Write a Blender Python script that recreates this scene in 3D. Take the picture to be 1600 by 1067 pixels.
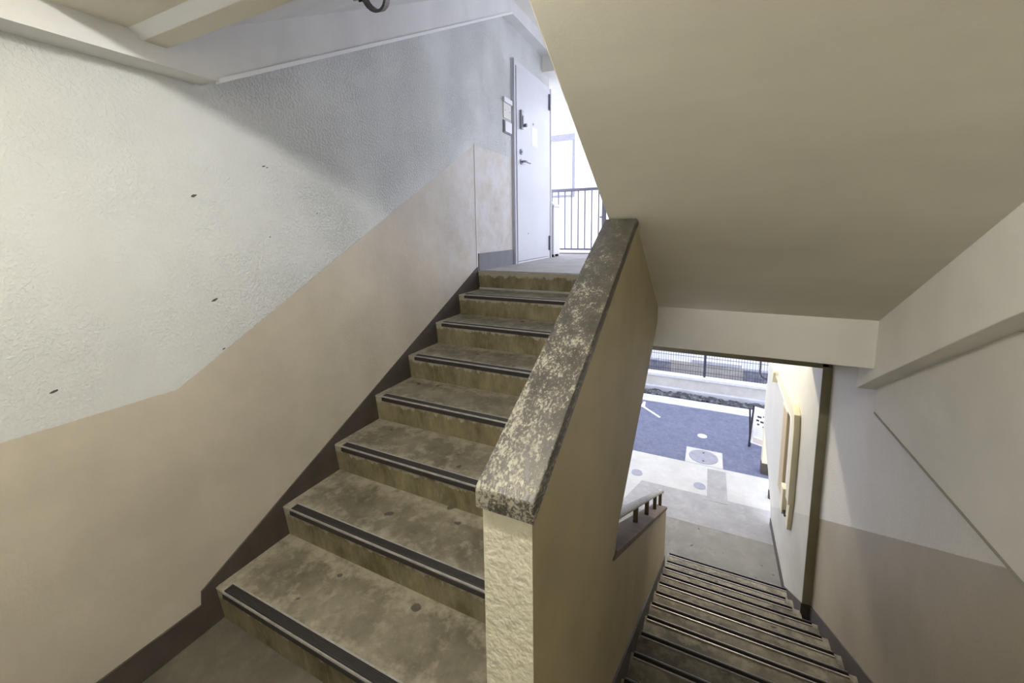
import bpy, bmesh, math, random
from mathutils import Vector, Matrix
random.seed(7)
for o in list(bpy.data.objects):
    bpy.data.objects.remove(o, do_unlink=True)
SC = bpy.context.scene
COL = SC.collection

# ------------------------------------------------------------------ camera
CAM_POS = Vector((1.7789, -0.9, 1.6))
YAW, PITCH, ROLL = math.radians(-25.8991), math.radians(-7.6898), math.radians(-0.7896)
cd = bpy.data.cameras.new('camera')
cam = bpy.data.objects.new('camera', cd); COL.objects.link(cam)
fw = Vector((math.sin(YAW)*math.cos(PITCH), math.cos(YAW)*math.cos(PITCH), math.sin(PITCH)))
rt = Vector((math.cos(YAW), -math.sin(YAW), 0)); up = rt.cross(fw)
r2 = rt*math.cos(ROLL)+up*math.sin(ROLL); u2 = -rt*math.sin(ROLL)+up*math.cos(ROLL)
M = Matrix(((r2.x, u2.x, -fw.x, CAM_POS.x), (r2.y, u2.y, -fw.y, CAM_POS.y), (r2.z, u2.z, -fw.z, CAM_POS.z), (0, 0, 0, 1)))
cam.matrix_world = M
cd.sensor_width = 36.0; cd.sensor_fit = 'HORIZONTAL'
cd.lens = 36.0*643.5044/1600.0
cd.shift_x = 1.2081/1600.0
cd.shift_y = -88.7589/1600.0
cd.clip_start = 0.02; cd.clip_end = 200
SC.camera = cam

# ------------------------------------------------------------------ world, exposure
wd = bpy.data.worlds.new('overcast_sky'); SC.world = wd; wd.use_nodes = True
bgn = wd.node_tree.nodes['Background']
bgn.inputs['Color'].default_value = (0.80, 0.84, 1.0, 1)
bgn.inputs['Strength'].default_value = 1.3
SC.view_settings.view_transform = 'Standard'
SC.view_settings.look = 'None'
SC.view_settings.exposure = 1.5
SC.view_settings.gamma = 1.0
SC.view_settings.use_curve_mapping = False
LANDING_LAMP = 84.0     # emission of the tube over the landing
PASSAGE_LAMP = 100.0     # emission of the tube in the ground floor passage

# ------------------------------------------------------------------ materials
def new_mat(name):
    m = bpy.data.materials.new(name); m.use_nodes = True
    nt = m.node_tree
    return m, nt, nt.nodes['Principled BSDF']

def N(nt, t, **kw):
    n = nt.nodes.new(t)
    for k, v in kw.items():
        if k in n.inputs: n.inputs[k].default_value = v
        else: setattr(n, k, v)
    return n

def L(nt, a, b): nt.links.new(a, b)

def math_node(nt, op, a, b=None, clamp=False):
    n = nt.nodes.new('ShaderNodeMath'); n.operation = op; n.use_clamp = clamp
    for i, x in enumerate((a, b)):
        if x is None: continue
        if isinstance(x, (int, float)): n.inputs[i].default_value = x
        else: L(nt, x, n.inputs[i])
    return n.outputs[0]

def mix_col(nt, fac, a, b):
    n = nt.nodes.new('ShaderNodeMix'); n.data_type = 'RGBA'
    if isinstance(fac, (int, float)): n.inputs[0].default_value = fac
    else: L(nt, fac, n.inputs[0])
    for i, x in ((6, a), (7, b)):
        if isinstance(x, tuple): n.inputs[i].default_value = (*x, 1)
        else: L(nt, x, n.inputs[i])
    return n.outputs[2]

def pos_of(nt): return nt.nodes.new('ShaderNodeNewGeometry').outputs['Position']

def noise(nt, vec, scale, detail=4, rough=0.55, stretch=None):
    if stretch:
        mp = nt.nodes.new('ShaderNodeMapping'); mp.inputs['Scale'].default_value = stretch
        L(nt, vec, mp.inputs['Vector']); vec = mp.outputs[0]
    n = N(nt, 'ShaderNodeTexNoise', Scale=scale, Detail=detail, Roughness=rough)
    L(nt, vec, n.inputs['Vector'])
    return n.outputs['Fac']

def ramp(nt, fac, lo, hi):
    n = nt.nodes.new('ShaderNodeMapRange'); n.inputs[1].default_value = lo; n.inputs[2].default_value = hi
    L(nt, fac, n.inputs[0]); return n.outputs[0]

def bump(nt, bs, height, strength, dist):
    b = N(nt, 'ShaderNodeBump', Strength=strength, Distance=dist)
    L(nt, height, b.inputs['Height']); L(nt, b.outputs[0], bs.inputs['Normal'])

def plain(name, c, rough=0.6, metal=0.0, var=0.0, vs=8.0, bstr=0.0, bscale=200, bdist=0.002):
    m, nt, bs = new_mat(name)
    bs.inputs['Base Color'].default_value = (*c, 1)
    bs.inputs['Roughness'].default_value = rough
    bs.inputs['Metallic'].default_value = metal
    if var:
        p = pos_of(nt); f = ramp(nt, noise(nt, p, vs), 0.3, 0.7)
        L(nt, mix_col(nt, f, tuple(x*(1-var) for x in c), tuple(min(1, x*(1+var)) for x in c)), bs.inputs['Base Color'])
    if bstr:
        p = pos_of(nt); bump(nt, bs, noise(nt, p, bscale, 2), bstr, bdist)
    return m

CREAM = (0.665, 0.675, 0.655)
TAN = (0.55, 0.492, 0.395)

def wall_paint(name, upper, lower, line, stucco=0.55, clampy=None, glow_wear_from=90.0):
    """Two paints on one plastered wall; line=(y_a, z_a, slope) with y clamped to clampy."""
    m, nt, bs = new_mat(name)
    p = pos_of(nt)
    sep = nt.nodes.new('ShaderNodeSeparateXYZ'); L(nt, p, sep.inputs[0])
    y = sep.outputs['Y']
    if clampy:
        y = math_node(nt, 'MINIMUM', math_node(nt, 'MAXIMUM', y, clampy[0]), clampy[1])
    zl = math_node(nt, 'ADD', math_node(nt, 'MULTIPLY', math_node(nt, 'SUBTRACT', y, line[0]), line[2]), line[1])
    wob = math_node(nt, 'MULTIPLY', math_node(nt, 'SUBTRACT', noise(nt, p, 30, 3), 0.5), 0.006)
    d = math_node(nt, 'ADD', math_node(nt, 'SUBTRACT', sep.outputs['Z'], zl), wob)
    f = ramp(nt, d, -0.0015, 0.0015)
    big = ramp(nt, noise(nt, p, 2.2, 5, 0.6), 0.35, 0.7)
    fine = ramp(nt, noise(nt, p, 160, 2), 0.3, 0.7)
    worn = math_node(nt, 'MULTIPLY', math_node(nt, 'MULTIPLY', ramp(nt, sep.outputs['Y'], glow_wear_from, glow_wear_from+0.9), ramp(nt, noise(nt, p, 5, 7, 0.7), 0.36, 0.6)), 0.85)  # dado paled towards the door: daylight glow put into colour, plus worn patches
    lo = mix_col(nt, big, tuple(c*0.90 for c in lower), tuple(c*1.12 for c in lower))
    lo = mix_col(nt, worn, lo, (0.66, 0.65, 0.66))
    hi = mix_col(nt, big, tuple(c*0.95 for c in upper), tuple(min(1, c*1.05) for c in upper))
    # a few scuffs on the pale paint
    sc = ramp(nt, noise(nt, p, 9, 6, 0.75), 0.735, 0.76)
    hi = mix_col(nt, math_node(nt, 'MULTIPLY', sc, 0.45), hi, (0.22, 0.2, 0.17))
    c = mix_col(nt, f, lo, hi)
    L(nt, c, bs.inputs['Base Color'])
    bs.inputs['Roughness'].default_value = 0.45
    n1 = noise(nt, p, 85, 3, 0.5); n2 = noise(nt, p, 24, 2, 0.5)
    patch = math_node(nt, 'MULTIPLY', math_node(nt, 'ADD', math_node(nt, 'MULTIPLY', ramp(nt, noise(nt, p, 2.6, 4, 0.6), 0.36, 0.60), 0.75), 0.25), math_node(nt, 'ADD', math_node(nt, 'MULTIPLY', ramp(nt, sep.outputs['Y'], 0.0, 0.8), 1.25), 0.32))
    hgt = math_node(nt, 'ADD', math_node(nt, 'MULTIPLY', math_node(nt, 'MULTIPLY', ramp(nt, n1, 0.45, 0.60), patch), math_node(nt, 'ADD', math_node(nt, 'MULTIPLY', f, 0.9), 0.1)), math_node(nt, 'MULTIPLY', n2, 0.3))
    hgt = math_node(nt, 'ADD', hgt, math_node(nt, 'MULTIPLY', fine, 0.04))
    bump(nt, bs, hgt, stucco, 0.0038)
    return m

def soffit_paint(name, c, bs_=0.25):
    m, nt, bs = new_mat(name)
    p = pos_of(nt)
    b1 = ramp(nt, noise(nt, p, 1.7, 4, 0.6, (0.6, 2.0, 1)), 0.3, 0.7)
    b2 = ramp(nt, noise(nt, p, 6, 5, 0.7), 0.45, 0.8)
    c1 = mix_col(nt, b1, tuple(x*0.92 for x in c), tuple(min(1, x*1.06) for x in c))
    c1 = mix_col(nt, math_node(nt, 'MULTIPLY', b2, 0.25), c1, tuple(x*0.85 for x in c))
    L(nt, c1, bs.inputs['Base Color']); bs.inputs['Roughness'].default_value = 0.7
    hgt = math_node(nt, 'ADD', noise(nt, p, 1.8, 2, 0.45, (0.45, 2.0, 1)), math_node(nt, 'MULTIPLY', noise(nt, p, 140, 2), 0.06))
    bump(nt, bs, hgt, bs_, 0.02)
    return m

def concrete(name, dark, light, worn, scale=3.0, spots=True, rough=0.75):
    m, nt, bs = new_mat(name)
    p = pos_of(nt)
    a = ramp(nt, noise(nt, p, scale, 7, 0.65), 0.32, 0.68)
    b = ramp(nt, noise(nt, p, scale*3.3, 6, 0.7), 0.5, 0.72)
    c = mix_col(nt, a, dark, light)
    c = mix_col(nt, math_node(nt, 'MULTIPLY', b, 0.55), c, worn)
    f = ramp(nt, noise(nt, p, 120, 2), 0.25, 0.75)
    c = mix_col(nt, math_node(nt, 'MULTIPLY', f, 0.18), c, dark)
    if spots:
        s = ramp(nt, noise(nt, p, 13, 1, 0.3), 0.735, 0.75)
        c = mix_col(nt, math_node(nt, 'MULTIPLY', s, 0.75), c, (0.03, 0.026, 0.02))
    L(nt, c, bs.inputs['Base Color']); bs.inputs['Roughness'].default_value = rough
    bump(nt, bs, noise(nt, p, 60, 4, 0.6), 0.25, 0.003)
    return m

def riser_mat(name):
    """Mossy stained concrete; pale paint remnants hang from the top edge of each riser."""
    m, nt, bs = new_mat(name)
    p = pos_of(nt)
    tc = nt.nodes.new('ShaderNodeTexCoord'); sep = nt.nodes.new('ShaderNodeSeparateXYZ'); L(nt, tc.outputs['Object'], sep.inputs[0])
    st = ramp(nt, noise(nt, p, 5, 6, 0.7, (1.6, 1, 0.7)), 0.33, 0.66)
    st2 = ramp(nt, noise(nt, p, 26, 5, 0.7, (2.0, 1, 0.45)), 0.52, 0.72)
    c = mix_col(nt, st, (0.105, 0.085, 0.032), (0.27, 0.23, 0.135))
    c = mix_col(nt, math_node(nt, 'MULTIPLY', st2, 0.45), c, (0.33, 0.30, 0.23))
    edge = math_node(nt, 'ADD', ramp(nt, sep.outputs['Z'], -0.085, -0.005), math_node(nt, 'MULTIPLY', noise(nt, p, 17, 6, 0.75, (1.3, 1, 0.6)), 1.6))
    rem = ramp(nt, edge, 1.28, 1.42)
    c = mix_col(nt, math_node(nt, 'MULTIPLY', rem, 0.7), c, (0.45, 0.42, 0.35))
    L(nt, c, bs.inputs['Base Color']); bs.inputs['Roughness'].default_value = 0.8
    bump(nt, bs, math_node(nt, 'ADD', noise(nt, p, 50, 4, 0.6), math_node(nt, 'MULTIPLY', rem, 0.25)), 0.3, 0.003)
    return m

def tread_mat(name, k=1.0, sgn=1.0, going=0.3123):
    """Dirty tread: darker where feet leave grime in the middle, pale worn paint towards its edges."""
    m, nt, bs = new_mat(name)
    p = pos_of(nt)
    tc = nt.nodes.new('ShaderNodeTexCoord'); sep = nt.nodes.new('ShaderNodeSeparateXYZ'); L(nt, tc.outputs['Object'], sep.inputs[0])
    y = math_node(nt, 'MULTIPLY', sep.outputs['Y'], sgn)
    e1 = ramp(nt, y, 0.10, 0.035); e2 = ramp(nt, y, going-0.07, going-0.01)
    e3 = ramp(nt, sep.outputs['X'], 0.13, 0.02) if sgn > 0 else 0.0
    e = math_node(nt, 'MAXIMUM', math_node(nt, 'MAXIMUM', e1, e2), e3)
    big = noise(nt, p, 4.2, 8, 0.7); mid = noise(nt, p, 14, 7, 0.72)
    c = mix_col(nt, ramp(nt, big, 0.33, 0.67), tuple(q*k for q in (0.080, 0.068, 0.042)), tuple(q*k for q in (0.225, 0.197, 0.140)))
    w = math_node(nt, 'ADD', math_node(nt, 'MULTIPLY', e, 0.17), mid)
    c = mix_col(nt, math_node(nt, 'MULTIPLY', ramp(nt, w, 0.52, 0.72), 0.75), c, tuple(q*k for q in (0.36, 0.322, 0.24)))
    g = ramp(nt, noise(nt, p, 8, 5, 0.7), 0.56, 0.72)
    c = mix_col(nt, math_node(nt, 'MULTIPLY', g, 0.5), c, tuple(q*k for q in (0.075, 0.064, 0.045)))
    sp = ramp(nt, noise(nt, p, 13, 1, 0.3), 0.745, 0.76)
    c = mix_col(nt, math_node(nt, 'MULTIPLY', sp, 0.75), c, (0.03, 0.026, 0.02))
    L(nt, c, bs.inputs['Base Color']); bs.inputs['Roughness'].default_value = 0.7
    bump(nt, bs, noise(nt, p, 60, 4, 0.6), 0.25, 0.003)
    return m

def cap_mat(name):
    """Dark coping with flaking pale paint."""
    m, nt, bs = new_mat(name)
    p = pos_of(nt)
    # coordinates that follow the slope of the coping
    mp = nt.nodes.new('ShaderNodeMapping'); mp.inputs['Rotation'].default_value = (-math.atan(0.5), 0, 0.12)
    mp.inputs['Scale'].default_value = (1, 0.42, 1)
    L(nt, p, mp.inputs['Vector'])
    sep = nt.nodes.new('ShaderNodeSeparateXYZ'); L(nt, p, sep.inputs[0])
    wear = ramp(nt, sep.outputs['Y'], 0.75, -0.35)
    side = ramp(nt, sep.outputs['X'], 1.56, 1.40)
    big = noise(nt, mp.outputs[0], 26, 7, 0.75)
    fl = noise(nt, mp.outputs[0], 190, 4, 0.7)
    v = math_node(nt, 'ADD', math_node(nt, 'MULTIPLY', big, 0.48), math_node(nt, 'MULTIPLY', fl, 0.52))
    v = math_node(nt, 'ADD', v, math_node(nt, 'ADD', math_node(nt, 'MULTIPLY', wear, 0.085), math_node(nt, 'MULTIPLY', side, 0.05)))
    f = ramp(nt, v, 0.60, 0.67)
    basec = mix_col(nt, ramp(nt, big, 0.3, 0.7), (0.028, 0.025, 0.020), (0.105, 0.093, 0.072))
    c = mix_col(nt, math_node(nt, 'MULTIPLY', f, 0.75), basec, (0.42, 0.39, 0.305))
    L(nt, c, bs.inputs['Base Color']); bs.inputs['Roughness'].default_value = 0.42
    bump(nt, bs, math_node(nt, 'ADD', f, math_node(nt, 'MULTIPLY', fl, 0.4)), 0.45, 0.0015)
    return m

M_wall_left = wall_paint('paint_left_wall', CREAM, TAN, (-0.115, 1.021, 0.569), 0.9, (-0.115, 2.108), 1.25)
M_wall_right = wall_paint('paint_right_wall', (0.74, 0.705, 0.63), (0.40, 0.345, 0.245), (0.69, 0.603, -0.6096), 0.25, (0.0, 6.0))
M_wall_pass = wall_paint('paint_passage_wall', (0.62, 0.60, 0.52), (0.52, 0.50, 0.43), (0.69, 0.603, -0.6096), 0.12, (0.0, 9.0))
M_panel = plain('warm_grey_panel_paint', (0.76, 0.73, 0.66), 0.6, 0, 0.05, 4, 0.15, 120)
M_pale = plain('pale_plaster', (0.74, 0.73, 0.68), 0.7, 0, 0.06, 3, 0.2, 90)
M_beam = plain('pale_beam_paint', (0.86, 0.835, 0.78), 0.7, 0, 0.05, 3, 0.1, 120)
M_soffit = soffit_paint('soffit_plaster', (0.77, 0.73, 0.62), 0.2)
M_soffit_up = soffit_paint('smooth_soffit_plaster', (0.76, 0.755, 0.745))
M_tan = plain('tan_wall_paint', (0.40, 0.335, 0.205), 0.6, 0, 0.10, 3, 0.2, 110)
M_cream_rough = plain('cream_rough_plaster', (0.66, 0.615, 0.48), 0.7, 0, 0.05, 9, 0.7, 55, 0.006)
M_shade_olive = plain('painted_shade_olive', (0.25, 0.225, 0.145), 0.65, 0, 0.10, 5, 0.2, 90)  # dark olive carries the shade of the pier and lintel faces
M_skirt = plain('brown_skirting_paint', (0.070, 0.056, 0.046), 0.55, 0, 0.18, 9, 0.15, 120)
M_tread = tread_mat('tread_concrete', 1.15)
M_riser = riser_mat('riser_concrete')
M_floor = concrete('landing_concrete', (0.065, 0.055, 0.038), (0.14, 0.122, 0.088), (0.20, 0.18, 0.135), 2.6, False)
M_corr = concrete('corridor_floor', (0.30, 0.29, 0.27), (0.46, 0.45, 0.43), (0.52, 0.51, 0.5), 3, False)
M_pass = concrete('passage_concrete', (0.15, 0.142, 0.118), (0.24, 0.228, 0.195), (0.33, 0.32, 0.285), 1.8)
M_pave = concrete('pale_concrete', (0.40, 0.39, 0.36), (0.50, 0.49, 0.46), (0.56, 0.55, 0.52), 2.2, False)
M_patch = concrete('grey_concrete_patch', (0.25, 0.245, 0.235), (0.34, 0.33, 0.32), (0.42, 0.41, 0.40), 4, False)
M_rubber = plain('black_rubber', (0.030, 0.026, 0.024), 0.5)
M_strip_metal = plain('worn_metal_edge', (0.40, 0.375, 0.35), 0.42, 0.5, 0.2, 30)
M_cap = cap_mat('flaking_coping_paint')
M_sill = plain('brown_sill', (0.15, 0.11, 0.08), 0.75, 0, 0.2, 12)
M_rail = plain('worn_rail_paint', (0.46, 0.44, 0.42), 0.4, 0.3, 0.25, 25)
M_postdark = plain('bronze_post', (0.14, 0.105, 0.06), 0.45, 0.3)
M_white = plain('white_paint', (0.80, 0.80, 0.82), 0.4)
M_doorpaint = plain('white_door_paint', (0.64, 0.645, 0.68), 0.35, 0, 0.03, 3)
M_doorframe = plain('door_frame_paint', (0.66, 0.66, 0.70), 0.4)
M_steel = plain('brushed_steel', (0.36, 0.36, 0.38), 0.35, 0.8)
M_darksteel = plain('grey_hinge_steel', (0.22, 0.22, 0.27), 0.4, 0.5)
M_black = plain('black_plastic', (0.015, 0.015, 0.018), 0.45)
M_railing = plain('grey_railing_paint', (0.20, 0.19, 0.24), 0.45)
M_greytrim = plain('grey_skirting', (0.20, 0.20, 0.22), 0.6, 0, 0.1, 6)
M_duct = plain('cream_duct_plastic', (0.72, 0.66, 0.48), 0.45)
M_ductbrown = plain('tan_duct_plastic', (0.50, 0.40, 0.24), 0.5)
M_asphalt = concrete('asphalt', (0.085, 0.094, 0.145), (0.125, 0.136, 0.20), (0.23, 0.24, 0.31), 9, False, 0.85)
M_line = plain('white_road_paint', (0.56, 0.56, 0.58), 0.6, 0, 0.08, 20)
M_iron = plain('grey_manhole_iron', (0.26, 0.26, 0.29), 0.5, 0.4, 0.12, 20)
M_kerb = plain('pale_kerb', (0.46, 0.47, 0.52), 0.8, 0, 0.12, 5)
M_stone = concrete('dark_rubble', (0.02, 0.022, 0.026), (0.07, 0.072, 0.08), (0.42, 0.42, 0.44), 5, False, 0.9)
M_plinth = concrete('stained_render', (0.36, 0.345, 0.32), (0.52, 0.51, 0.48), (0.6, 0.59, 0.57), 2, False)
M_block = concrete('weathered_block', (0.14, 0.15, 0.19), (0.30, 0.31, 0.36), (0.46, 0.46, 0.50), 3, False)
M_fence = plain('dark_fence_coating', (0.035, 0.04, 0.07), 0.5)
M_house = plain('white_render', (0.78, 0.78, 0.78), 0.7, 0, 0.02, 2)
M_chip = plain('bare_dark_plaster', (0.10, 0.09, 0.08), 0.9)
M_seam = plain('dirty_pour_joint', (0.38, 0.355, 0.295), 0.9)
M_edge_highlight = plain('painted_edge_highlight', (0.88, 0.88, 0.88), 0.5)
M_glass = plain('window_glass_panel', (0.42, 0.45, 0.50), 0.12)
M_pink = plain('pink_print', (0.72, 0.35, 0.40), 0.6)
M_ink = plain('black_print', (0.05, 0.05, 0.07), 0.6)
M_beige_print = plain('beige_print', (0.62, 0.55, 0.50), 0.6)
def emis(name, c, s):
    m, nt, bs = new_mat(name)
    bs.inputs['Base Color'].default_value = (0.8, 0.8, 0.8, 1)
    bs.inputs['Emission Color'].default_value = (*c, 1); bs.inputs['Emission Strength'].default_value = s
    return m
M_tube = emis('landing_tube_glow', (1.0, 0.985, 0.91), LANDING_LAMP)
M_tube2 = emis('passage_tube_glow', (1.0, 0.92, 0.74), PASSAGE_LAMP)

# ------------------------------------------------------------------ mesh helpers
def link(o):
    COL.objects.link(o); return o

def bm_box(bm, x0, x1, y0, y1, z0, z1):
    vs = [bm.verts.new((x, y, z)) for x in (x0, x1) for y in (y0, y1) for z in (z0, z1)]
    for f in ((0, 1, 3, 2), (4, 6, 7, 5), (0, 4, 5, 1), (2, 3, 7, 6), (0, 2, 6, 4), (1, 5, 7, 3)):
        bm.faces.new([vs[i] for i in f])
    return vs

def bm_prism(bm, poly, a0, a1, axis='x'):
    """poly: list of 2-D points in the plane normal to axis (x: (y,z), y: (x,z), z: (x,y))."""
    def P(p, a):
        return {'x': (a, p[0], p[1]), 'y': (p[0], a, p[1]), 'z': (p[0], p[1], a)}[axis]
    A = [bm.verts.new(P(p, a0)) for p in poly]; B = [bm.verts.new(P(p, a1)) for p in poly]
    n = len(poly)
    bm.faces.new(A); bm.faces.new(B[::-1])
    for i in range(n):
        bm.faces.new((A[i], B[i], B[(i+1) % n], A[(i+1) % n]))

def bm_tube(bm, pts, r, seg=10, caps=True):
    pts = [Vector(p) for p in pts]; rings = []
    for i, p in enumerate(pts):
        t = (pts[min(i+1, len(pts)-1)] - pts[max(i-1, 0)]).normalized()
        a = t.cross(Vector((0, 0, 1)))
        if a.length < 1e-3: a = t.cross(Vector((1, 0, 0)))
        a.normalize(); b = t.cross(a)
        rings.append([bm.verts.new(p + r*(a*math.cos(2*math.pi*k/seg) + b*math.sin(2*math.pi*k/seg))) for k in range(seg)])
    for q, w in zip(rings, rings[1:]):
        for k in range(seg):
            bm.faces.new((q[k], q[(k+1) % seg], w[(k+1) % seg], w[k]))
    if caps:
        bm.faces.new(rings[0][::-1]); bm.faces.new(rings[-1])

def bm_disc(bm, c, r, h, seg=28, axis='z'):
    if axis == 'z': bm_prism(bm, [(c[0]+r*math.cos(2*math.pi*k/seg), c[1]+r*math.sin(2*math.pi*k/seg)) for k in range(seg)], c[2], c[2]+h, 'z')
    else: bm_prism(bm, [(c[1]+r*math.cos(2*math.pi*k/seg), c[2]+r*math.sin(2*math.pi*k/seg)) for k in range(seg)], c[0], c[0]+h, 'x')

def make(name, bm, mats, parent=None, bevel=0.0, seg=2, smooth=False):
    bmesh.ops.recalc_face_normals(bm, faces=bm.faces[:])
    if bevel:
        es = [e for e in bm.edges if len(e.link_faces) == 2 and e.calc_face_angle(0) > 0.5]
        bmesh.ops.bevel(bm, geom=es, offset=bevel, segments=seg, profile=0.5, affect='EDGES', clamp_overlap=True)
    me = bpy.data.meshes.new(name); bm.to_mesh(me); bm.free()
    for m in (mats if isinstance(mats, (list, tuple)) else [mats]): me.materials.append(m)
    if smooth:
        for p in me.polygons: p.use_smooth = True
        me.set_sharp_from_angle(angle=math.radians(35))
    o = link(bpy.data.objects.new(name, me))
    if parent:
        o.parent = parent
        w = Vector(parent.location)
        if parent.parent: w = w + Vector(parent.parent.location)
        o.location = -w
    return o

def box(name, b, mat, parent=None, bevel=0.0):
    bm = bmesh.new(); bm_box(bm, *b); return make(name, bm, mat, parent, bevel)

def prism(name, poly, a0, a1, mat, parent=None, axis='x', bevel=0.0):
    bm = bmesh.new(); bm_prism(bm, poly, a0, a1, axis); return make(name, bm, mat, parent, bevel)

def thing(name, label, cat, loc, group=None):
    o = link(bpy.data.objects.new(name, None)); o.location = loc; o.empty_display_size = 0.05
    return tag(o, label, cat, group)

def tag(o, label, cat, group=None):
    o['label'] = label; o['category'] = cat
    if group: o['group'] = group
    return o

def struct(o, label=None):
    o['kind'] = 'structure'
    if label: o['label'] = label
    return o

# ------------------------------------------------------------------ key dimensions
H, D, Y0 = 0.1564, 0.3123, -0.0777           # up flight: rise, going, first nosing
H2, D2, YB = 0.1487, 0.2621, 3.279           # down flight
W, XP, XR, XS = 1.411, 1.513, 2.624, 2.565   # parapet left / right face, right wall, passage wall
F2 = 8*H                                     # upper floor level
G = -13*H2                                   # ground level
Y8 = Y0 + 7*D
ZB = -12*H2
sof = lambda y: 2.049 - 0.563*y              # soffit of the flight over the right-hand stairs
LS = 0.519                                   # slope of the flight above the left-hand stairs
nos = lambda y: H + (y-Y0)*H/D               # nosing line, up flight
nos2 = lambda y: ZB + (YB-y)/D2*H2           # nosing line, down flight

# ------------------------------------------------------------------ the setting
# landing floor (L-shaped with the head of the down flight)
bm = bmesh.new()
bm_prism(bm, [(0, -1.6), (XR, -1.6), (XR, 0.134), (XP, 0.134), (XP, -0.28), (W, -0.28), (W, Y0+0.02), (0, Y0+0.02)], -0.18, 0.0, 'z')
struct(make('floor', bm, M_floor), 'dark stained concrete floor of the half landing at bottom left')
# left wall with sloping dado line
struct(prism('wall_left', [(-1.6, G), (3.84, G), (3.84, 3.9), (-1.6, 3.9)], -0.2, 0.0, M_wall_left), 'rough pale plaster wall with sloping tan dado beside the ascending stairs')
CHIPS = [(0.012, 1.742, 0.016), (0.30, 1.887, 0.009), (0.315, 1.883, 0.006), (0.555, 1.69, 0.006), (0.045, 1.335, 0.014), (0.30, 1.58, 0.006), (-0.43, 1.13, 0.012), (0.06, 1.13, 0.008)]
for k, (cy_, cz_, r_) in enumerate(CHIPS):
    r_ *= 0.65
    prism('paint_chip', [(cy_+r_*1.5*math.cos(a)*random.uniform(0.6, 1.1), cz_+r_*0.6*math.sin(a)*random.uniform(0.6, 1.1)+0.35*r_*math.cos(a)) for a in [i*math.pi/4 for i in range(8)]], -0.001, 0.0012, M_chip, bpy.data.objects['wall_left'])
# right wall: lower body, a recess high up near the landing, a slightly proud panel above a horizontal joint
bm = bmesh.new()
bm_prism(bm, [(-1.6, G), (2.75, G), (2.75, 3.9), (0.88, 3.9), (0.88, 1.287), (-1.6, 1.287)], XR, XR+0.06, 'x')
bm_box(bm, XR+0.06, XR+0.25, -1.6, 2.75, G, 3.9)
wr = struct(make('wall_right', bm, M_wall_right), 'grey and tan painted wall beside the descending stairs')
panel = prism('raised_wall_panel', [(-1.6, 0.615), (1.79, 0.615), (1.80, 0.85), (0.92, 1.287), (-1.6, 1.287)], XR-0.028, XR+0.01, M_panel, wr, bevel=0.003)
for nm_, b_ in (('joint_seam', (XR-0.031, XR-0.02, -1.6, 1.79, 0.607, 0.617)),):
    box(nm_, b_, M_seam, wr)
# passage wall at ground level, cut away at its lower far corner
pw = prism('wall_passage', [(2.75, G), (4.46, G), (4.55, -1.74), (4.70, -1.64), (4.93, -1.5), (5.25, -1.36), (5.5, -1.2), (5.55, -0.9), (5.55, 0.95), (2.75, 0.95)], XS, XS+0.035, M_wall_pass)
struct(pw, 'pale cream passage wall with ducts at the foot of the stairs')
bm = bmesh.new(); bm_box(bm, XS, XS+0.3, 2.735, 2.752, G, 0.56)
pier = struct(make('trim_1', bm, M_shade_olive, None, 0.003), 'pier edge with its shade painted in dark olive where the stair wall meets the passage')
struct(box('wall_back', (-0.2, XR+0.25, -1.75, -1.6, G, 3.9), M_pale))
# ceilings
bm = bmesh.new()
bm_box(bm, 0, XR, -1.6, -0.38, 2.42, 2.56)
struct(make('ceiling', bm, M_soffit), 'underside of the landing above')
struct(box('ceiling_light_block', (-0.2, XR+0.25, -1.75, 2.62, 3.9, 4.05), M_soffit), 'added slab closing the stairwell against sky light')  # unseen slab added so that sky light does not leak in
bm = bmesh.new()
bm_prism(bm, [(-0.38, 2.24), (-0.172, 2.24), (-0.172, 2.56), (-0.38, 2.56)], 0.0, W, 'x')
struct(make('ceiling_beam', bm, M_soffit), 'grey edge beam of the landing above at top left')
# strip on the beam edge, its brightness put in as white paint
prismpoly = [(-0.172, 2.24), (-0.137, 2.216), (-0.137, 2.30), (-0.172, 2.30)]
bm = bmesh.new(); bm_prism(bm, prismpoly, 0.1, W, 'x')
struct(make('trim_2', bm, M_white), 'white chamfer strip along the beam edge at top left')
bm = bmesh.new(); bm_box(bm, 0.1, W, -0.137, -0.068, 2.216, 2.36)
struct(make('trim_3', bm, M_soffit, None, 0.003), 'brown lower lip of the beam at top left')
# soffit of the flight above the left stairs, with its stringer along the wall
zs0 = 2.262
struct(prism('ceiling_flight_left', [(-0.068, zs0), (2.55, zs0+LS*2.618), (2.55, zs0+LS*2.618+0.2), (-0.068, zs0+0.3)], 0.0, W, M_soffit_up), 'lavender grey sloping underside of the next flight at upper left')
bm = bmesh.new(); bm_prism(bm, [(-1.6, 2.157), (0.08, 2.157), (2.637, 3.486), (3.66, 3.486), (3.66, 3.75), (2.45, 3.75), (0.0, 2.42), (-1.6, 2.42)], 0.0, 0.106, 'x')
bmesh.ops.recalc_face_normals(bm, faces=bm.faces[:])
for f in bm.faces: f.material_index = 1 if (f.normal.z < -0.3 and f.normal.y > 0.2) else 0  # sloping underside painted white in place of the daylight it catches
struct(make('trim_4', bm, [M_soffit_up, M_white]), 'narrow ledge beam running along the top of the left wall')
struct(prism('trim_painted_highlight', [(0.085, 2.150), (2.632, 3.474), (2.632, 3.492), (0.085, 2.168)], 0.088, 0.114, M_edge_highlight), 'added white strip painted as a highlight along the sloping edge above the left wall')  # added strip, white paint standing in for light on the stringer's underside
struct(prism('ceiling_upper_floor', [(2.5, 3.60), (3.62, 3.60), (3.62, 3.315), (4.82, 3.315), (4.82, 3.9), (2.5, 3.9)], -3.2, XR+0.25, M_beam, bevel=0.004), 'pale ceiling and beam above the door')
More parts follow.
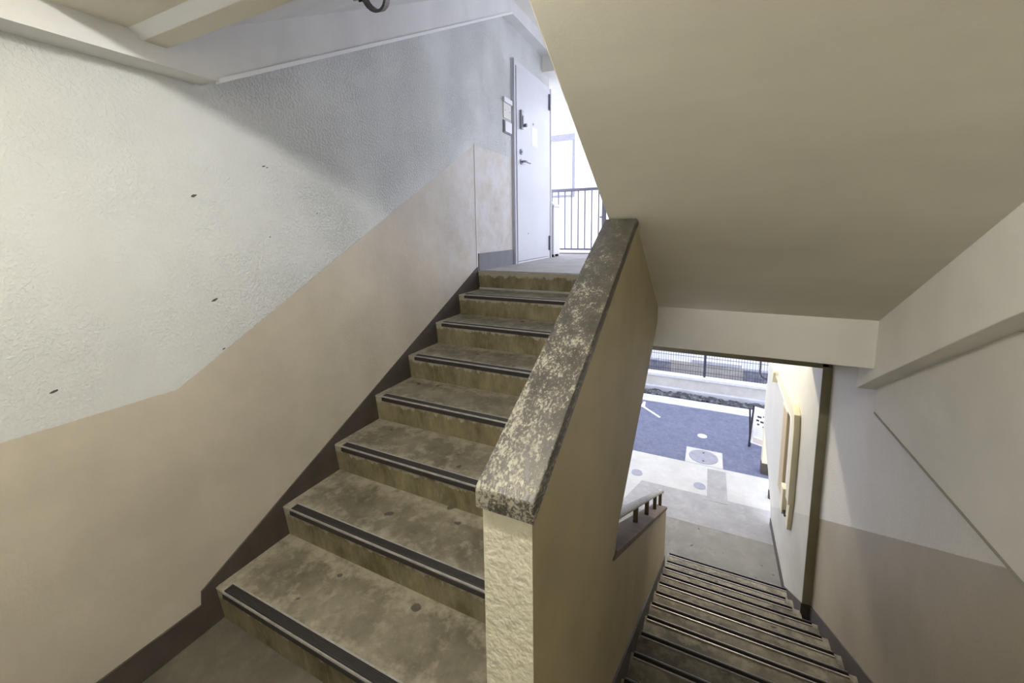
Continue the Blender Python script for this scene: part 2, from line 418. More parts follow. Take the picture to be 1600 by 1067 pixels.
# sloping slab over the down flight with a stringer beam on the right wall
bm = bmesh.new()
bm_prism(bm, [(-0.304, sof(-0.304)), (1.64, sof(1.64)), (2.05, 1.25), (-0.16, 2.50), (-0.38, 2.50), (-0.38, 2.22)], W, XR+0.2, 'x')
struct(make('ceiling_flight_right', bm, M_soffit, None, 0.004), 'large sloping olive grey soffit over the descending stairs')
struct(prism('trim_5', [(1.84, 0.72), (1.84, 1.2), (0.6, 1.78), (-0.3, 2.28), (-0.3, 1.84), (0.7, 1.337), (1.574, 0.868)], 2.525, XR+0.12, M_beam, bevel=0.003), 'sloping stringer beam along the right wall below the soffit')
struct(prism('ceiling_beam', [(1.62, 0.895), (1.82, 0.895), (1.82, 1.22), (1.62, 1.22)], XP-0.05, 2.545, M_beam, bevel=0.005), 'white beam across the stairwell below the sloping soffit')
# lintel over the way out, its unlit face painted dark
struct(box('ceiling_beam', (-0.0, XS+0.3, 2.75, 3.25, 0.545, 0.96), M_shade_olive), 'dark lintel above the street opening behind the white beam')
# upper floor slab
bm = bmesh.new()
bm_box(bm, -3.0, W, Y8+0.02, 4.68, 0.95, F2)
bm_box(bm, W, XR, 1.82, 4.68, 0.95, F2)
uf = struct(make('floor_upper', bm, M_corr), 'pale concrete floor of the upper corridor in front of the door')

# ------------------------------------------------------------------ skirtings
t = 0.008
bm = bmesh.new()
bm_prism(bm, [(-1.6, 0), (-0.13, 0), (-0.13, 0.122), (-1.6, 0.122)], 0, t, 'x')
bm_prism(bm, [(-0.13, 0), (Y0+0.05, 0), (Y8+0.02, F2-0.14), (Y8, nos(Y8)+0.035), (-0.125, nos(-0.125)+0.045), (-0.13, 0.12)], 0, t, 'x')
bl = struct(make('baseboard_left', bm, M_skirt), 'dark brown skirting climbing the left wall beside the steps')
struct(box('baseboard_upper', (0, 0.008, 2.13, 2.82, F2, F2+0.147), M_greytrim), 'grey skirting beside the white door')
bm = bmesh.new()
bm_prism(bm, [(2.735, nos2(2.735)-0.3), (2.735, nos2(2.735)+0.075), (0.13, nos2(0.13)+0.07), (0.13, nos2(0.13)-0.3)], XR-t, XR, 'x')
bm_prism(bm, [(4.46, G), (4.46, G+0.085), (3.42, G+0.085), (2.735, nos2(2.735)+0.075), (2.735, nos2(2.735)-0.35), (3.3, G)], XS-t, XS, 'x')
bm_box(bm, XS-t, XR, 2.727, 2.735, nos2(2.735)-0.3, nos2(2.735)+0.075)
struct(make('baseboard_right', bm, M_skirt), 'dark brown skirting descending along the right wall')
bm = bmesh.new()
bm_prism(bm, [(0.13, nos2(0.13)+0.07), (2.9, nos2(2.9)+0.07), (2.9, G), (2.6, G), (0.13, nos2(0.13)-0.3)], XP, XP+t, 'x')
struct(make('baseboard_parapet', bm, M_skirt), 'dark brown skirting at the foot of the lower parapet')

# ------------------------------------------------------------------ staircases
def step_mesh(x0, x1, going, rise, last=False):
    """One concrete step, origin at its nosing: rounded nose, slightly raked riser, tread and riser materials."""
    bm = bmesh.new()
    r = 0.012
    prof = [(0.022, -rise), (0.004, -r), (0.0015, -r*0.5), (0.004, -0.0015), (r, 0.0), (going+0.05, 0.0), (going+0.05, -rise-0.02), (0.022, -rise-0.02)]
    bm_prism(bm, prof, x0, x1, 'x')
    bmesh.ops.recalc_face_normals(bm, faces=bm.faces[:])
    me = bpy.data.meshes.new('step')
    for f in bm.faces:
        f.material_index = 0 if f.normal.z > 0.7 else 1
    bm.to_mesh(me); bm.free(); me.materials.append(M_tread); me.materials.append(M_riser)
    return me

def strip_mesh(x0, x1, wid):
    bm = bmesh.new()
    prof = [(0.004, 0.0), (0.0015, -0.004), (0.0015, -0.024), (-0.0035, -0.024), (-0.0035, -0.006), (0.002, -0.003)]
    n = 5; z1, z2 = 0.0035, 0.0058
    prof += [(0.005, 0.003)]
    a = 0.008; p = (wid-a)/n
    for k in range(n):
        y = a+k*p
        prof += [(y, z2), (y+p*0.25, z1), (y+p*0.75, z1), (y+p, z2)]
    prof += [(wid, 0.0)]
    q = []
    for c in prof:
        if not q or (abs(c[0]-q[-1][0])+abs(c[1]-q[-1][1])) > 1e-6: q.append(c)
    bm_prism(bm, q, x0, x1, 'x'); bmesh.ops.recalc_face_normals(bm, faces=bm.faces[:])
    me = bpy.data.meshes.new('nosing_strip'); bm.to_mesh(me); bm.free(); me.materials.append(M_rubber)
    return me

def lip_mesh(x0, x1, b=0.0375):
    bm = bmesh.new()
    bm_prism(bm, [(-0.0045, -0.0005), (-0.0035, 0.003), (-0.0015, 0.0058), (0.001, 0.0064), (0.001, 0.0), (0.0005, -0.0005)], x0, x1, 'x')
    bm_prism(bm, [(b, 0.0), (b, 0.0062), (b+0.0065, 0.0062), (b+0.0095, 0.0)], x0, x1, 'x')
    bmesh.ops.recalc_face_normals(bm, faces=bm.faces[:])
    me = bpy.data.meshes.new('metal_edge'); bm.to_mesh(me); bm.free(); me.materials.append(M_strip_metal)
    return me

def child(name, me, parent, loc):
    o = link(bpy.data.objects.new(name, me)); o.parent = parent; o.location = loc; return o

up_st = thing('concrete_staircase', 'worn concrete stairs rising on the left up to the white door', 'stairs', (W/2, Y0, 0))
sm = step_mesh(0.0, W, D, H); nm = strip_mesh(0.062, W-0.05, 0.0375); lm = lip_mesh(0.062, W-0.05)
sm_top = step_mesh(0.0, W, 0.0, H)
for n in range(1, 9):
    loc = Vector((-W/2, (n-1)*D, n*H))
    child('step', sm if n < 8 else sm_top, up_st, loc)
    if n < 8:
        s = child('nosing_strip', nm, up_st, loc)
        child('metal_edge', lm, s, (0, 0, 0))
prism('flight_slab', [(Y0+0.05, -0.02), (Y8+0.05, F2-H-0.02), (Y8+0.05, F2-H-0.17), (0.25, -0.02), (Y0+0.05, -0.18)], 0.0, W-0.002, M_soffit, up_st)

dn_st = thing('concrete_staircase', 'worn concrete stairs with metal edges descending on the right to the street', 'stairs', ((XP+XR)/2, YB, G))
cx = (XP+XR)/2
def dstep(x0, x1):
    bm = bmesh.new(); r = 0.012
    prof = [(-0.022, -H2), (-0.004, -r), (-0.0015, -r*0.5), (-0.004, -0.0015), (-r, 0.0), (-D2-0.05, 0.0), (-D2-0.05, -H2-0.02), (-0.022, -H2-0.02)]
    bm_prism(bm, prof, x0, x1, 'x'); bmesh.ops.recalc_face_normals(bm, faces=bm.faces[:])
    me = bpy.data.meshes.new('step')
    for f in bm.faces: f.material_index = 0 if f.normal.z > 0.7 else 1
    bm.to_mesh(me); bm.free(); me.materials.append(M_tread_dn); me.materials.append(M_riser)
    return me
M_tread_dn = tread_mat('lower_tread_concrete', 1.0, -1.0, D2)
dm = dstep(XP+0.002, XR-0.002); dm_s = dstep(XP+0.002, XS-0.002)
def flip(me, name):
    m2 = me.copy(); m2.name = name
    for v in m2.vertices: v.co.y = -v.co.y
    m2.flip_normals(); return m2
ns = flip(strip_mesh(XP+0.02, XR-0.045, 0.027), 'nosing_strip'); ls = flip(lip_mesh(XP+0.02, XR-0.045, 0.027), 'metal_edge')
ns_s = flip(strip_mesh(XP+0.02, XS-0.06, 0.027), 'nosing_strip'); ls_s = flip(lip_mesh(XP+0.02, XS-0.06, 0.027), 'metal_edge')
for i in range(0, 13):
    y = YB - i*D2 + (0.028 if i == 0 else 0)
    z = ZB + i*H2
    loc = Vector((-cx, y-YB, z-G))
    short = y > 2.72
    if i < 12: child('step', dm_s if short else dm, dn_st, loc)
    s = child('nosing_strip', ns_s if (short and i) else ns, dn_st, loc if i < 12 else loc)
    child('metal_edge', ls_s if (short and i) else ls, s, (0, 0, 0))
prism('flight_slab', [(YB-0.05, G), (0.13, -0.17), (0.13, -0.35), (2.7, G-0.1), (YB-0.05, G-0.1)], XP+0.002, XS-0.004, M_soffit, dn_st)

# ------------------------------------------------------------------ parapet between the flights
PT = lambda y: 1.0902 + 0.5008*(y+0.2795)      # underside of coping
SIL = lambda y: 0.405 - 0.5872*(y-0.473)       # underside of the lower sill
bm = bmesh.new()
poly = [(-0.2795, -0.18), (-0.2795, PT(-0.2795)), (0.75, PT(0.75)), (0.80, sof(0.80)), (1.70, sof(1.70)), (1.70, 1.085),
        (0.535, 0.491), (0.473, 0.405), (2.905, SIL(2.905)), (2.905, G), (1.9, G), (0.134, -0.35), (0.1, -0.18)]
bm_prism(bm, poly, W, XP, 'x')
bmesh.ops.recalc_face_normals(bm, faces=bm.faces[:])
for f in bm.faces:
    f.material_index = 1 if (f.normal.y < -0.9) else 0
par = thing('parapet_wall', 'tan painted concrete parapet between the two flights with flaking dark coping', 'parapet', (W, -0.2795, 0))
wl = make('wall', bm, [M_tan, M_cream_rough], par)
ct = 0.042
bm = bmesh.new()
yf = -0.293
bm_prism(bm, [(yf, PT(yf)), (yf, PT(yf)+ct), (0.72, PT(0.72)+ct*1.0), (0.775, PT(0.775)+0.006), (0.775, PT(0.775))], W-0.008, XP+0.009, 'x')
cap = make('coping', bm, M_cap, par, 0.006, 3, True); cap['label'] = 'dark coping with flaking cream paint'
# lower sill and stub rail
sill = prism('sill', [(0.44, SIL(0.44)+0.0), (2.912, SIL(2.912)), (2.912, SIL(2.912)+0.03), (0.50, SIL(0.50)+0.03)], W-0.01, XP+0.008, M_sill, par, bevel=0.004)
sill['label'] = 'dark brown sill of the lower parapet'
hr = thing('handrail', 'short worn tube handrail on four stub posts above the lower sill', 'handrail', (1.46, 1.2, SIL(1.2)+0.03))
RZ = lambda y: 0.275 - 0.567*(y-0.898) + 0.012
bm = bmesh.new(); bm_tube(bm, [(1.46, y, RZ(y)) for y in (0.62, 1.4, 2.2, 2.7)] + [(1.46, 2.98, RZ(2.98)), (1.46, 3.02, RZ(3.02)-0.01)], 0.019, 14)
make('rail', bm, M_rail, hr, 0, 2, True)
for y in (1.353, 1.867, 2.39, 2.86):
    box('post', (1.447, 1.473, y-0.014, y+0.014, SIL(y)+0.015, RZ(y)), M_postdark, hr)
bm = bmesh.new(); bm_tube(bm, [(1.46, 2.66, RZ(2.66)), (1.46, 2.72, RZ(2.72))], 0.0212, 14)
make('sleeve', bm, M_white, hr, 0, 2, True)

# ------------------------------------------------------------------ upper floor: door and fittings
door = thing('door_1', 'white steel apartment door at the top of the stairs', 'door', (0, 3.3, F2)); door['kind'] = 'structure'
bm = bmesh.new()
yl, yr, zt_ = 2.815, 3.80, 3.195
bm_box(bm, -0.02, 0.022, yl, yl+0.055, F2, zt_); bm_box(bm, -0.02, 0.022, yr-0.045, yr, F2, zt_)
bm_box(bm, -0.02, 0.022, yl+0.055, yr-0.045, zt_-0.045, zt_); bm_box(bm, -0.02, 0.03, yl+0.055, yr-0.045, F2, F2+0.018)
make('frame', bm, M_doorframe, door, 0.002)
bm = bmesh.new(); bm_box(bm, 0.022, 0.0245, yl, yl+0.022, F2, zt_)
make('dark_jamb_seal', bm, M_darksteel, door)
leaf = box('door_leaf', (-0.01, 0.03, yl+0.06, yr-0.05, F2+0.022, zt_-0.05), M_doorpaint, door, 0.003)
bm = bmesh.new(); bm_box(bm, 0.03, 0.055, 2.942, 2.985, 2.575, 2.755); bm_box(bm, 0.055, 0.066, 2.95, 2.977, 2.61, 2.70)
lk = make('door_lock', bm, M_steel, door, 0.004); lk['label'] = 'grey electronic lock box'
bm = bmesh.new(); bm_disc(bm, (0.055, 2.995, 2.615), 0.017, 0.03, 16, 'x'); make('thumb_turn', bm, M_darksteel, lk)
bm = bmesh.new(); bm_disc(bm, (0.03, 2.968, 2.36), 0.028, 0.012, 20, 'x'); bm_disc(bm, (0.042, 2.968, 2.36), 0.014, 0.006, 16, 'x')
make('cylinder_lock', bm, M_steel, door)
bm = bmesh.new(); bm_disc(bm, (0.03, 2.965, 2.265), 0.027, 0.01, 20, 'x'); bm_tube(bm, [(0.04, 2.965, 2.265), (0.075, 2.965, 2.265), (0.082, 2.975, 2.265), (0.082, 3.08, 2.262)], 0.011, 10)
hd = make('lever_handle', bm, M_steel, door, 0, 2, True)
bm = bmesh.new(); bm_disc(bm, (0.03, 3.285, 2.69), 0.011, 0.006, 14, 'x'); make('peephole', bm, M_steel, door)
box('notice_plate', (0.03, 0.0315, 3.245, 3.40, 2.47, 2.66), M_white, door, 0.0005)
for k, z in enumerate((2.945, 1.345)):
    bm = bmesh.new(); bm_box(bm, 0.022, 0.036, 3.735, 3.785, z, z+0.17); bm_tube(bm, [(0.042, 3.752, z), (0.042, 3.752, z+0.17)], 0.011, 10)
    make('hinge', bm, M_darksteel, door)
bm = bmesh.new(); bm_disc(bm, (0.03, 3.13, 1.55), 0.008, 0.004, 10, 'x'); make('screw', bm, M_steel, door)

mbx = thing('intercom_panel', 'pale square intercom panel on the wall left of the door', 'intercom', (0, 2.71, 2.48))
box('back_plate', (0, 0.012, 2.632, 2.79, 2.485, 2.60), M_darksteel, mbx, 0.002); box('front_cover', (0.012, 0.022, 2.645, 2.783, 2.495, 2.592), M_white, mbx, 0.002)
npb = thing('name_plate_holder', 'pale name plate holder with a small ledge above the intercom', 'name plate', (0, 2.71, 2.62))
box('plate', (0, 0.008, 2.64, 2.795, 2.62, 2.755), M_pale, npb, 0.002); box('top_ledge', (0, 0.022, 2.63, 2.80, 2.757, 2.80), M_white, npb, 0.002)
for y in (2.67, 2.765):
    bm = bmesh.new(); bm_disc(bm, (0.008, y, 2.69), 0.005, 0.003, 10, 'x'); make('screw', bm, M_steel, npb)
# metal corner bead where the stair wall ends
struct(box('trim_6', (0, 0.004, 2.10, 2.115, F2, 2.285), M_pale), 'vertical paint edge where the stair wall meets the door wall')
# wall end trim
struct(box('trim_7', (-0.2, 0.006, 3.806, 3.848, F2, F2+0.145), M_greytrim), 'small grey skirting block at the end of the door wall')
conduit = thing('wall_conduit', 'thin white conduit on the wall end right of the door', 'conduit', (0.015, 3.845, F2))
bm = bmesh.new(); bm_tube(bm, [(0.015, 3.85, F2), (0.015, 3.85, 3.2)], 0.012, 10); make('pipe', bm, M_white, conduit, 0, 2, True)
for z in (1.9, 2.6): box('clip', (-0.001, 0.03, 3.835, 3.865, z, z+0.02), M_white, conduit)

cab = thing('white_cabinet', 'low white cabinet standing in the corridor beyond the door', 'cabinet', (-0.15, 4.0, F2))
box('body', (-0.33, 0.045, 3.88, 4.10, F2+0.03, 1.86), M_white, cab, 0.006); box('lid', (-0.335, 0.052, 3.872, 4.108, 1.862, 1.892), M_white, cab, 0.006)
for x in (-0.3, 0.015):
    for y in (3.91, 4.07):
        bm = bmesh.new(); bm_disc(bm, (x, y, F2), 0.022, 0.03, 16); make('foot', bm, M_black, cab)

rl = thing('balcony_railing', 'grey metal railing with thin vertical bars along the bright upper corridor', 'railing', (0, 4.6, F2))
bm = bmesh.new(); bm_box(bm, -3.0, 2.6, 4.578, 4.622, 2.095, 2.132); make('top_rail', bm, M_railing, rl, 0.004)
bm = bmesh.new(); bm_box(bm, -3.0, 2.6, 4.588, 4.612, 1.302, 1.326); make('bottom_rail', bm, M_railing, rl)
bm = bmesh.new(); bm_box(bm, -0.007, 0.007, -0.007, 0.007, 0, 0.775); bmesh.ops.recalc_face_normals(bm, faces=bm.faces[:])
bme = bpy.data.meshes.new('baluster'); bm.to_mesh(bme); bm.free(); bme.materials.append(M_railing)
for k in range(-12, 16):
    child('baluster', bme, rl, (-0.148+0.0935*k, 0, 1.322-F2))
bm = bmesh.new(); bm_box(bm, 0.46, 0.50, 4.58, 4.62, F2, 2.1); make('post', bm, M_railing, rl)
bm = bmesh.new(); bm_box(bm, 0.43, 0.46, 4.585, 4.612, 1.73, 1.75); make('latch', bm, M_darksteel, rl)
struct(box('trim_8', (-3.0, 2.6, 4.60, 4.68, F2, F2+0.012), M_railing), 'grey floor edge strip below the railing')

# ------------------------------------------------------------------ ceiling bracket on the lavender soffit
def on_soffit(x, y): return zs0 + LS*(y+0.068)
bk = thing('pipe_bracket', 'small curved metal bracket fixed under the sloping soffit at top', 'bracket', (0.46, 0.52, on_soffit(0, 0.52)))
nrm = Vector((0, LS, -1)).normalized(); tl = Vector((0, 1, LS)).normalized(); xx = Vector((1, 0, 0))
c0 = Vector((0.50, 0.50, on_soffit(0, 0.50)))
def PB(a, b, c): return c0 + xx*a + tl*b + nrm*c
bm = bmesh.new()
ring = []
for k in range(15):
    a = math.pi*k/14
    for rr in (0.052, 0.062):
        for w_ in (-0.016, 0.016):
            ring.append((PB(rr*math.cos(a), w_, 0.055*math.sin(a)*rr/0.052)))
vs = [bm.verts.new(p) for p in ring]
for k in range(14):
    b = 4*k
    for q in ((0, 1, 5, 4), (2, 6, 7, 3), (0, 4, 6, 2), (1, 3, 7, 5)): bm.faces.new([vs[b+i] for i in q])
bm.faces.new([vs[i] for i in (0, 2, 3, 1)]); bm.faces.new([vs[-4+i] for i in (0, 1, 3, 2)])
make('curved_band', bm, plain('brown_bracket_metal', (0.13, 0.11, 0.10), 0.4, 0.6), bk)
bm = bmesh.new()
vs = [bm.verts.new(PB(a, b, c)) for a in (-0.10, 0.10) for b in (-0.022, 0.022) for c in (0, 0.005)]
for f in ((0, 1, 3, 2), (4, 6, 7, 5), (0, 4, 5, 1), (2, 3, 7, 6), (0, 2, 6, 4), (1, 5, 7, 3)): bm.faces.new([vs[i] for i in f])
make('base_plate', bm, M_steel, bk)
bm = bmesh.new(); bm_tube(bm, [PB(0.082, 0, 0.005), PB(0.082, 0, 0.012)], 0.008, 10); make('bolt', bm, M_black, bk)
bm = bmesh.new(); bm_tube(bm, [PB(-0.082, 0, 0.005), PB(-0.082, 0, 0.012)], 0.008, 10); make('bolt', bm, M_black, bk)

# ------------------------------------------------------------------ lamps the stairwell has
lp = thing('ceiling_light', 'tube light under the landing ceiling behind the beam', 'lamp', (1.14, -0.66, 2.42))
box('housing', (0.72, 1.56, -0.72, -0.60, 2.375, 2.42), M_white, lp, 0.006)
bm = bmesh.new(); bm_tube(bm, [(0.76, -0.66, 2.338), (1.52, -0.66, 2.338)], 0.015, 14); make('tube', bm, M_tube, lp)
for x in (0.742, 1.518): box('end_cap', (x, x+0.02, -0.69, -0.63, 2.305, 2.376), M_white, lp)
lp = thing('ceiling_light', 'tube light under the passage ceiling behind the lintel', 'lamp', (1.9, 3.78, 0.95))
box('housing', (1.6, 2.2, 3.72, 3.84, 0.905, 0.95), M_white, lp, 0.006)
bm = bmesh.new(); bm_tube(bm, [(1.64, 3.78, 0.868), (2.16, 3.78, 0.868)], 0.022, 14); make('tube', bm, M_tube2, lp)
for x in (1.62, 2.16): box('end_cap', (x, x+0.02, 3.75, 3.81, 0.84, 0.906), M_white, lp)

# ------------------------------------------------------------------ passage wall ducts
dk = thing('cable_duct', 'cream bent cable duct running down the passage wall', 'cable duct', (XS, 3.45, -1.15))
def duct(name, pts, w_, dep, mat, parent):
    """Flat duct on the wall x = XS following (y, z) points, real width w_ and depth dep."""
    bm = bmesh.new(); P = [Vector(p) for p in pts]; Lf, Rt = [], []
    for i, p in enumerate(P):
        a = (P[i]-P[i-1]).normalized() if i else (P[1]-P[0]).normalized()
        b = (P[i+1]-P[i]).normalized() if i < len(P)-1 else a
        m = Vector((-(a+b).y, (a+b).x)).normalized()
        k = w_/2/max(0.4, m.dot(Vector((-a.y, a.x))))
        Lf.append(p+m*k); Rt.append(p-m*k)
    bm_prism(bm, [tuple(q) for q in Lf] + [tuple(q) for q in Rt[::-1]], XS-dep, XS, 'x')
    return make(name, bm, mat, parent, 0.004)
duct('duct_cover', [(4.52, -0.06), (3.46, -0.085), (3.38, -0.12), (3.36, -0.22), (3.36, -0.93)], 0.13, 0.05, M_duct, dk)
duct('lower_cover', [(3.36, -0.93), (3.40, -1.2)], 0.11, 0.035, M_duct, dk)
duct('inner_tube', [(4.5, -0.17), (3.62, -0.2), (3.56, -0.24), (3.55, -0.34), (3.55, -0.9)], 0.05, 0.03, M_white, dk)
bx = box('junction_box', (XS-0.06, XS, 3.50, 3.62, -1.16, -0.90), M_duct, dk, 0.006)
box('drain_nozzle', (XS-0.05, XS-0.01, 3.42, 3.52, -1.13, -1.115), M_black, dk)
dk2 = thing('recessed_panel', 'tall narrow tan panel on the passage wall left of the cream duct', 'wall panel', (XS, 3.9, -1.2))
box('panel_face', (XS-0.025, XS, 3.80, 4.02, -1.17, -0.255), M_ductbrown, dk2, 0.004)
box('top_cap', (XS-0.03, XS, 3.78, 4.04, -0.255, -0.235), M_duct, dk2, 0.003)
wb = thing('wall_bracket', 'cream pipe bracket high on the passage wall', 'bracket', (XS, 4.7, -0.22))
duct('strut', [(4.62, -0.03), (4.70, -0.24)], 0.05, 0.06, M_duct, wb)
box('shelf_plate', (XS-0.09, XS, 4.35, 4.95, -0.035, -0.01), M_duct, wb, 0.003)

# ------------------------------------------------------------------ outside: far end of the passage
colm = thing('gate_post', 'beige post with dark foot at the street end of the passage', 'post', (2.66, 5.45, G))
box('shaft', (2.575, 2.72, 5.60, 5.72, G+0.16, -0.62), M_duct, colm, 0.004); box('foot', (2.57, 2.725, 5.595, 5.725, G, G+0.16), M_skirt, colm, 0.003)
dp = thing('drain_pipe', 'thin beige drain pipe standing behind the cut corner of the passage wall', 'pipe', (2.625, 4.99, G))
bm = bmesh.new(); bm_tube(bm, [(2.625, 5.02, G+0.12), (2.625, 5.02, 0.5)], 0.026, 12); make('pipe', bm, M_duct, dp, 0, 2, True)
bm = bmesh.new(); bm_tube(bm, [(2.625, 5.02, G), (2.625, 5.02, G+0.12)], 0.03, 12); make('foot_sleeve', bm, M_skirt, dp, 0, 2, True)
cb = thing('hanging_cable', 'black cable looping down outside the street opening', 'cable', (2.62, 6.1, 0.3))
pts = [(2.66, 6.0, 0.6), (2.655, 6.0, -0.2), (2.63, 6.0, -0.52)] + [(2.60+0.085*math.cos(a), 6.0, -0.52+0.13*math.sin(a)) for a in [math.radians(-20-16*k) for k in range(10)]] + [(2.515, 6.0, -0.2), (2.51, 6.0, 0.5)]
bm = bmesh.new(); bm_tube(bm, pts, 0.011, 8); make('cable_loop', bm, M_black, cb, 0, 2, True)
box('clamp', (2.625, 2.675, 5.96, 6.03, -0.5, -0.27), M_black, cb, 0.006)

# ------------------------------------------------------------------ ground outside
struct(box('floor_passage', (-2.0, XS+0.3, 1.0, 4.10, G-0.15, G), M_pass), 'stained concrete passage floor at the foot of the stairs')
bm = bmesh.new(); bm_prism(bm, [(-2.0, 4.10), (XS+0.3, 4.10), (XS+0.3, 4.73), (1.05, 4.73), (0.86, 4.10)], G-0.15, G, 'z')
struct(make('floor_apron', bm, M_patch), 'grey concrete apron between the passage and the pale pavement')
bm = bmesh.new(); bm_prism(bm, [(-2.0, 4.10), (0.86, 4.10), (1.05, 4.73), (XS+0.3, 4.73), (6, 4.73), (6, 5.49), (2.085, 5.49), (2.085, 5.49), (-6, 5.49), (-6, 4.1)], G-0.15, G, 'z')
struct(make('pavement', bm, M_pave), 'pale concrete pavement strip beside the street')
struct(box('pavement_patch', (1.88, 2.12, 4.64, 5.42, G, G+0.003), M_patch), 'square grey repair patch in the pale pavement')
struct(box('street_asphalt', (-6, 7, 5.49, 7.58, G-0.15, G-0.004), M_asphalt), 'bluish grey asphalt street')
struct(box('street_gutter', (-6, 7, 7.58, 7.93, G-0.15, G+0.004), M_kerb), 'white concrete gutter along the far side of the street')
mh = thing('manhole_cover', 'large round grey manhole cover in a square pale slab', 'manhole cover', (1.82, 5.73, G))
bm = bmesh.new(); bm_box(bm, 1.57, 2.085, 5.49, 5.965, G-0.01, G+0.004); make('slab', bm, M_pave, mh)
bm = bmesh.new(); bm_disc(bm, (1.82, 5.725, G+0.004), 0.205, 0.004, 40); cv = make('cover', bm, M_iron, mh)
for x in (1.80, 1.83):
    pass
for y in (5.60, 5.85):
    bm = bmesh.new(); bm_disc(bm, (1.82, y, G+0.008), 0.016, 0.0015, 12); make('lifting_hole', bm, M_black, cv)
for (x, y, r, lab) in ((0.956, 4.89, 0.085, 'small round grey drain cover near the lower handrail'), (1.786, 4.92, 0.085, 'small round grey drain cover beside the square grey patch')):
    o = thing('drain_cover', lab, 'drain cover', (x, y, G), 'small drain covers in the pavement')
    bm = bmesh.new(); bm_disc(bm, (x, y, G), r, 0.003, 28); make('ring', bm, M_kerb, o)
    bm = bmesh.new(); bm_disc(bm, (x, y, G+0.003), r*0.9, 0.003, 28); make('lid', bm, M_iron, o)
o = thing('valve_cover', 'small white round valve cover in the asphalt', 'valve cover', (1.79, 6.44, G))
bm = bmesh.new(); bm_disc(bm, (1.79, 6.44, G-0.004), 0.075, 0.004, 24); make('lid', bm, M_line, o)
bm = bmesh.new(); bm_disc(bm, (1.79, 6.44, G), 0.02, 0.002, 12); make('centre_knob', bm, M_kerb, o)
o = prism('parking_mark', [(0.35, 7.12), (0.70, 7.22), (1.05, 6.86), (1.075, 6.90), (0.74, 7.25), (0.72, 7.5), (0.68, 7.5), (0.66, 7.26), (0.35, 7.17)], G-0.004, G-0.001, M_line, axis='z')
tag(o, 'white painted parking line on the asphalt near the far gutter', 'road marking')

# planting strip of rubble, kerb, plinth, fence
def rocks(name, n, x0, x1, y0, y1, z, mat):
    bm = bmesh.new()
    for _ in range(n):
        c = Vector((random.uniform(x0, x1), random.uniform(y0, y1), z)); r = random.uniform(0.025, 0.075)
        mtx = Matrix.Translation(c) @ Matrix.Rotation(random.random()*6.28, 4, 'Z') @ Matrix.Diagonal((r*random.uniform(0.8, 1.6), r, r*random.uniform(0.5, 0.9), 1))
        res = bmesh.ops.create_icosphere(bm, subdivisions=1, radius=1, matrix=mtx)
        for v in res['verts']: v.co += Vector((random.uniform(-1, 1), random.uniform(-1, 1), random.uniform(-1, 1)))*r*0.18
    return make(name, bm, mat)
bm = bmesh.new(); bm_box(bm, -6, 7, 7.93, 8.26, G-0.15, G-0.02)
struct(make('ground_bed', bm, M_stone), 'dark planting bed behind the gutter')
rk = rocks('rubble_stones', 620, -1.5, 4.5, 7.98, 8.19, G+0.0, M_stone); rk['kind'] = 'stuff'; tag(rk, 'dark mossy rubble along the foot of the plinth', 'rubble')
struct(box('street_kerb', (-6, 7, 8.25, 8.36, G-0.15, G+0.075), M_kerb), 'pale kerb in front of the plinth')
pl = struct(box('plinth_wall', (-6, 7, 8.34, 8.55, -4.5, -1.635), M_plinth), 'stained low wall under the mesh fence')
struct(box('plinth_cap', (-6, 7, 8.32, 8.57, -1.635, -1.585), M_line), 'white coping of the low wall under the mesh fence')
fn = thing('mesh_fence', 'dark wire mesh fence on the low wall across the street', 'fence', (1.78, 8.45, -1.585))
bm = bmesh.new()
x = -2.0
while x < 5.0:
    bm_box(bm, x-0.003, x+0.003, 8.445, 8.451, -1.56, -0.42); x += 0.05
o = make('vertical_wires', bm, M_fence, fn); o['kind'] = 'stuff'
for z in (-1.55, -1.48, -1.36, -1.16, -0.96, -0.76, -0.56, -0.44):
    bm = bmesh.new(); bm_box(bm, -2, 5, 8.451, 8.457, z-0.004, z+0.004); make('horizontal_wire', bm, M_fence, fn)
for xx_ in (-0.22, 1.775, 3.77):
    box('post', (xx_-0.02, xx_+0.02, 8.455, 8.50, -1.585, -0.38), M_fence, fn)
# block wall and white house beyond
bwl = thing('block_wall', 'weathered grey block wall behind the mesh fence', 'wall', (1.75, 9.2, -4.5))
box('blocks', (-6, 1.05, 9.2, 9.35, -4.5, -1.56), M_block, bwl); box('blocks', (2.55, 7, 9.2, 9.35, -4.5, -1.56), M_block, bwl)
box('pale_section', (1.05, 2.55, 9.215, 9.34, -4.5, -1.52), M_plinth, bwl); box('coping', (1.5, 2.5, 9.19, 9.36, -1.52, -1.45), M_kerb, bwl)
tp_ = thing('tap_post', 'small dark tap standing in front of the pale wall section', 'tap', (1.95, 9.05, -4.5))
box('post', (1.97, 2.02, 9.03, 9.08, -4.5, -1.78), M_kerb, tp_); bm = bmesh.new(); bm_tube(bm, [(1.995, 9.03, -1.80), (1.88, 9.0, -1.80), (1.86, 9.0, -1.84)], 0.022, 8); make('spout', bm, M_fence, tp_)
hs = thing('white_house', 'bright white building facing the stairwell across the street', 'building', (0, 11.5, -4.5))
box('wall', (-9, 9, 11.5, 12.0, -4.5, 5.2), M_house, hs)
wx0, wx1, wz0, wz1 = -2.95, -2.05, 2.55, 4.42
wn = prism('window_frame', [(wx0, wz0), (wx1, wz0), (wx1, wz1), (wx0, wz1)], 11.47, 11.5, M_iron, hs, 'y', 0.005)
prism('pane', [(wx0+0.06, wz0+0.06), (wx1-0.06, wz0+0.06), (wx1-0.06, wz1-0.2), (wx0+0.06, wz1-0.2)], 11.455, 11.472, M_kerb, hs, 'y')
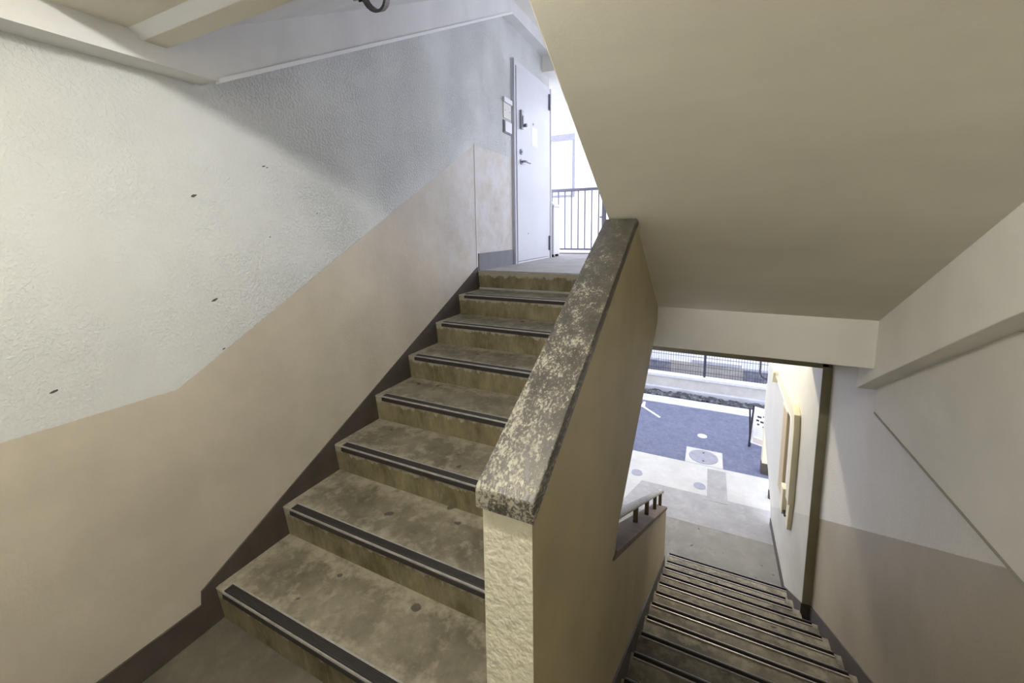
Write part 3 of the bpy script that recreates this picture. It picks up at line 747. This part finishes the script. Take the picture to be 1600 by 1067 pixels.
struct(box('ground_lower_yard', (-9, 9, 8.55, 12, -4.7, -4.5), M_pave), 'lower yard behind the low wall')
# planter seen low through the corridor railing
plb = thing('grey_box', 'grey box beyond the corridor railing near the cabinet', 'box', (-0.5, 6.0, G))

# ------------------------------------------------------------------ A-frame sign in the street
sg = thing('a_frame_sign', 'white street sign board in a black frame leaning by the passage wall', 'sign', (2.66, 6.3, G))
sg.rotation_euler = (0, 0, math.radians(-24))
def sgbox(name, b, mat, par_=None, tilt=-0.16, bev=0.0):
    bm = bmesh.new(); bm_box(bm, *b)
    if tilt: bmesh.ops.rotate(bm, verts=bm.verts[:], cent=(0, 0, 0.0), matrix=Matrix.Rotation(tilt, 3, 'X'))
    bmesh.ops.recalc_face_normals(bm, faces=bm.faces[:])
    me = bpy.data.meshes.new(name); bm.to_mesh(me); bm.free(); me.materials.append(mat)
    o = link(bpy.data.objects.new(name, me)); o.parent = par_ or sg; return o
bd = sgbox('board', (-0.185, 0.30, -0.012, 0.0, 0.07, 0.66), M_white)
sgbox('side_rail', (-0.21, -0.185, -0.02, 0.01, 0.0, 0.68), M_black); sgbox('side_rail', (0.30, 0.325, -0.02, 0.01, 0.0, 0.68), M_black)
sgbox('back_leg', (-0.205, -0.185, 0.02, 0.04, 0.0, 0.68), M_black, None, 0.16)
for k, (a, b, z, m_) in enumerate([(-0.13, -0.07, 0.50, M_ink), (-0.05, 0.0, 0.52, M_ink), (0.02, 0.08, 0.515, M_pink), (-0.14, -0.10, 0.44, M_ink), (-0.08, -0.03, 0.43, M_ink), (0.0, 0.07, 0.44, M_ink), (-0.12, -0.09, 0.38, M_ink), (-0.04, 0.05, 0.36, M_ink), (0.09, 0.16, 0.48, M_ink)]):
    sgbox('print_mark', (a, b, -0.0135, -0.012, z, z+0.028), m_, bd)
for k in range(5):
    sgbox('print_line', (-0.13, 0.2, -0.0135, -0.012, 0.33-0.03*k, 0.336-0.03*k), M_kerb, bd)
sgbox('print_mark', (-0.15, 0.02, -0.0135, -0.012, 0.09, 0.17), M_beige_print, bd); sgbox('print_mark', (0.04, 0.12, -0.0135, -0.012, 0.085, 0.15), M_pink, bd)
# the grey box itself (seen through the railing, standing on the lower roof edge of the house)
bpy.data.objects.remove(plb, do_unlink=True)
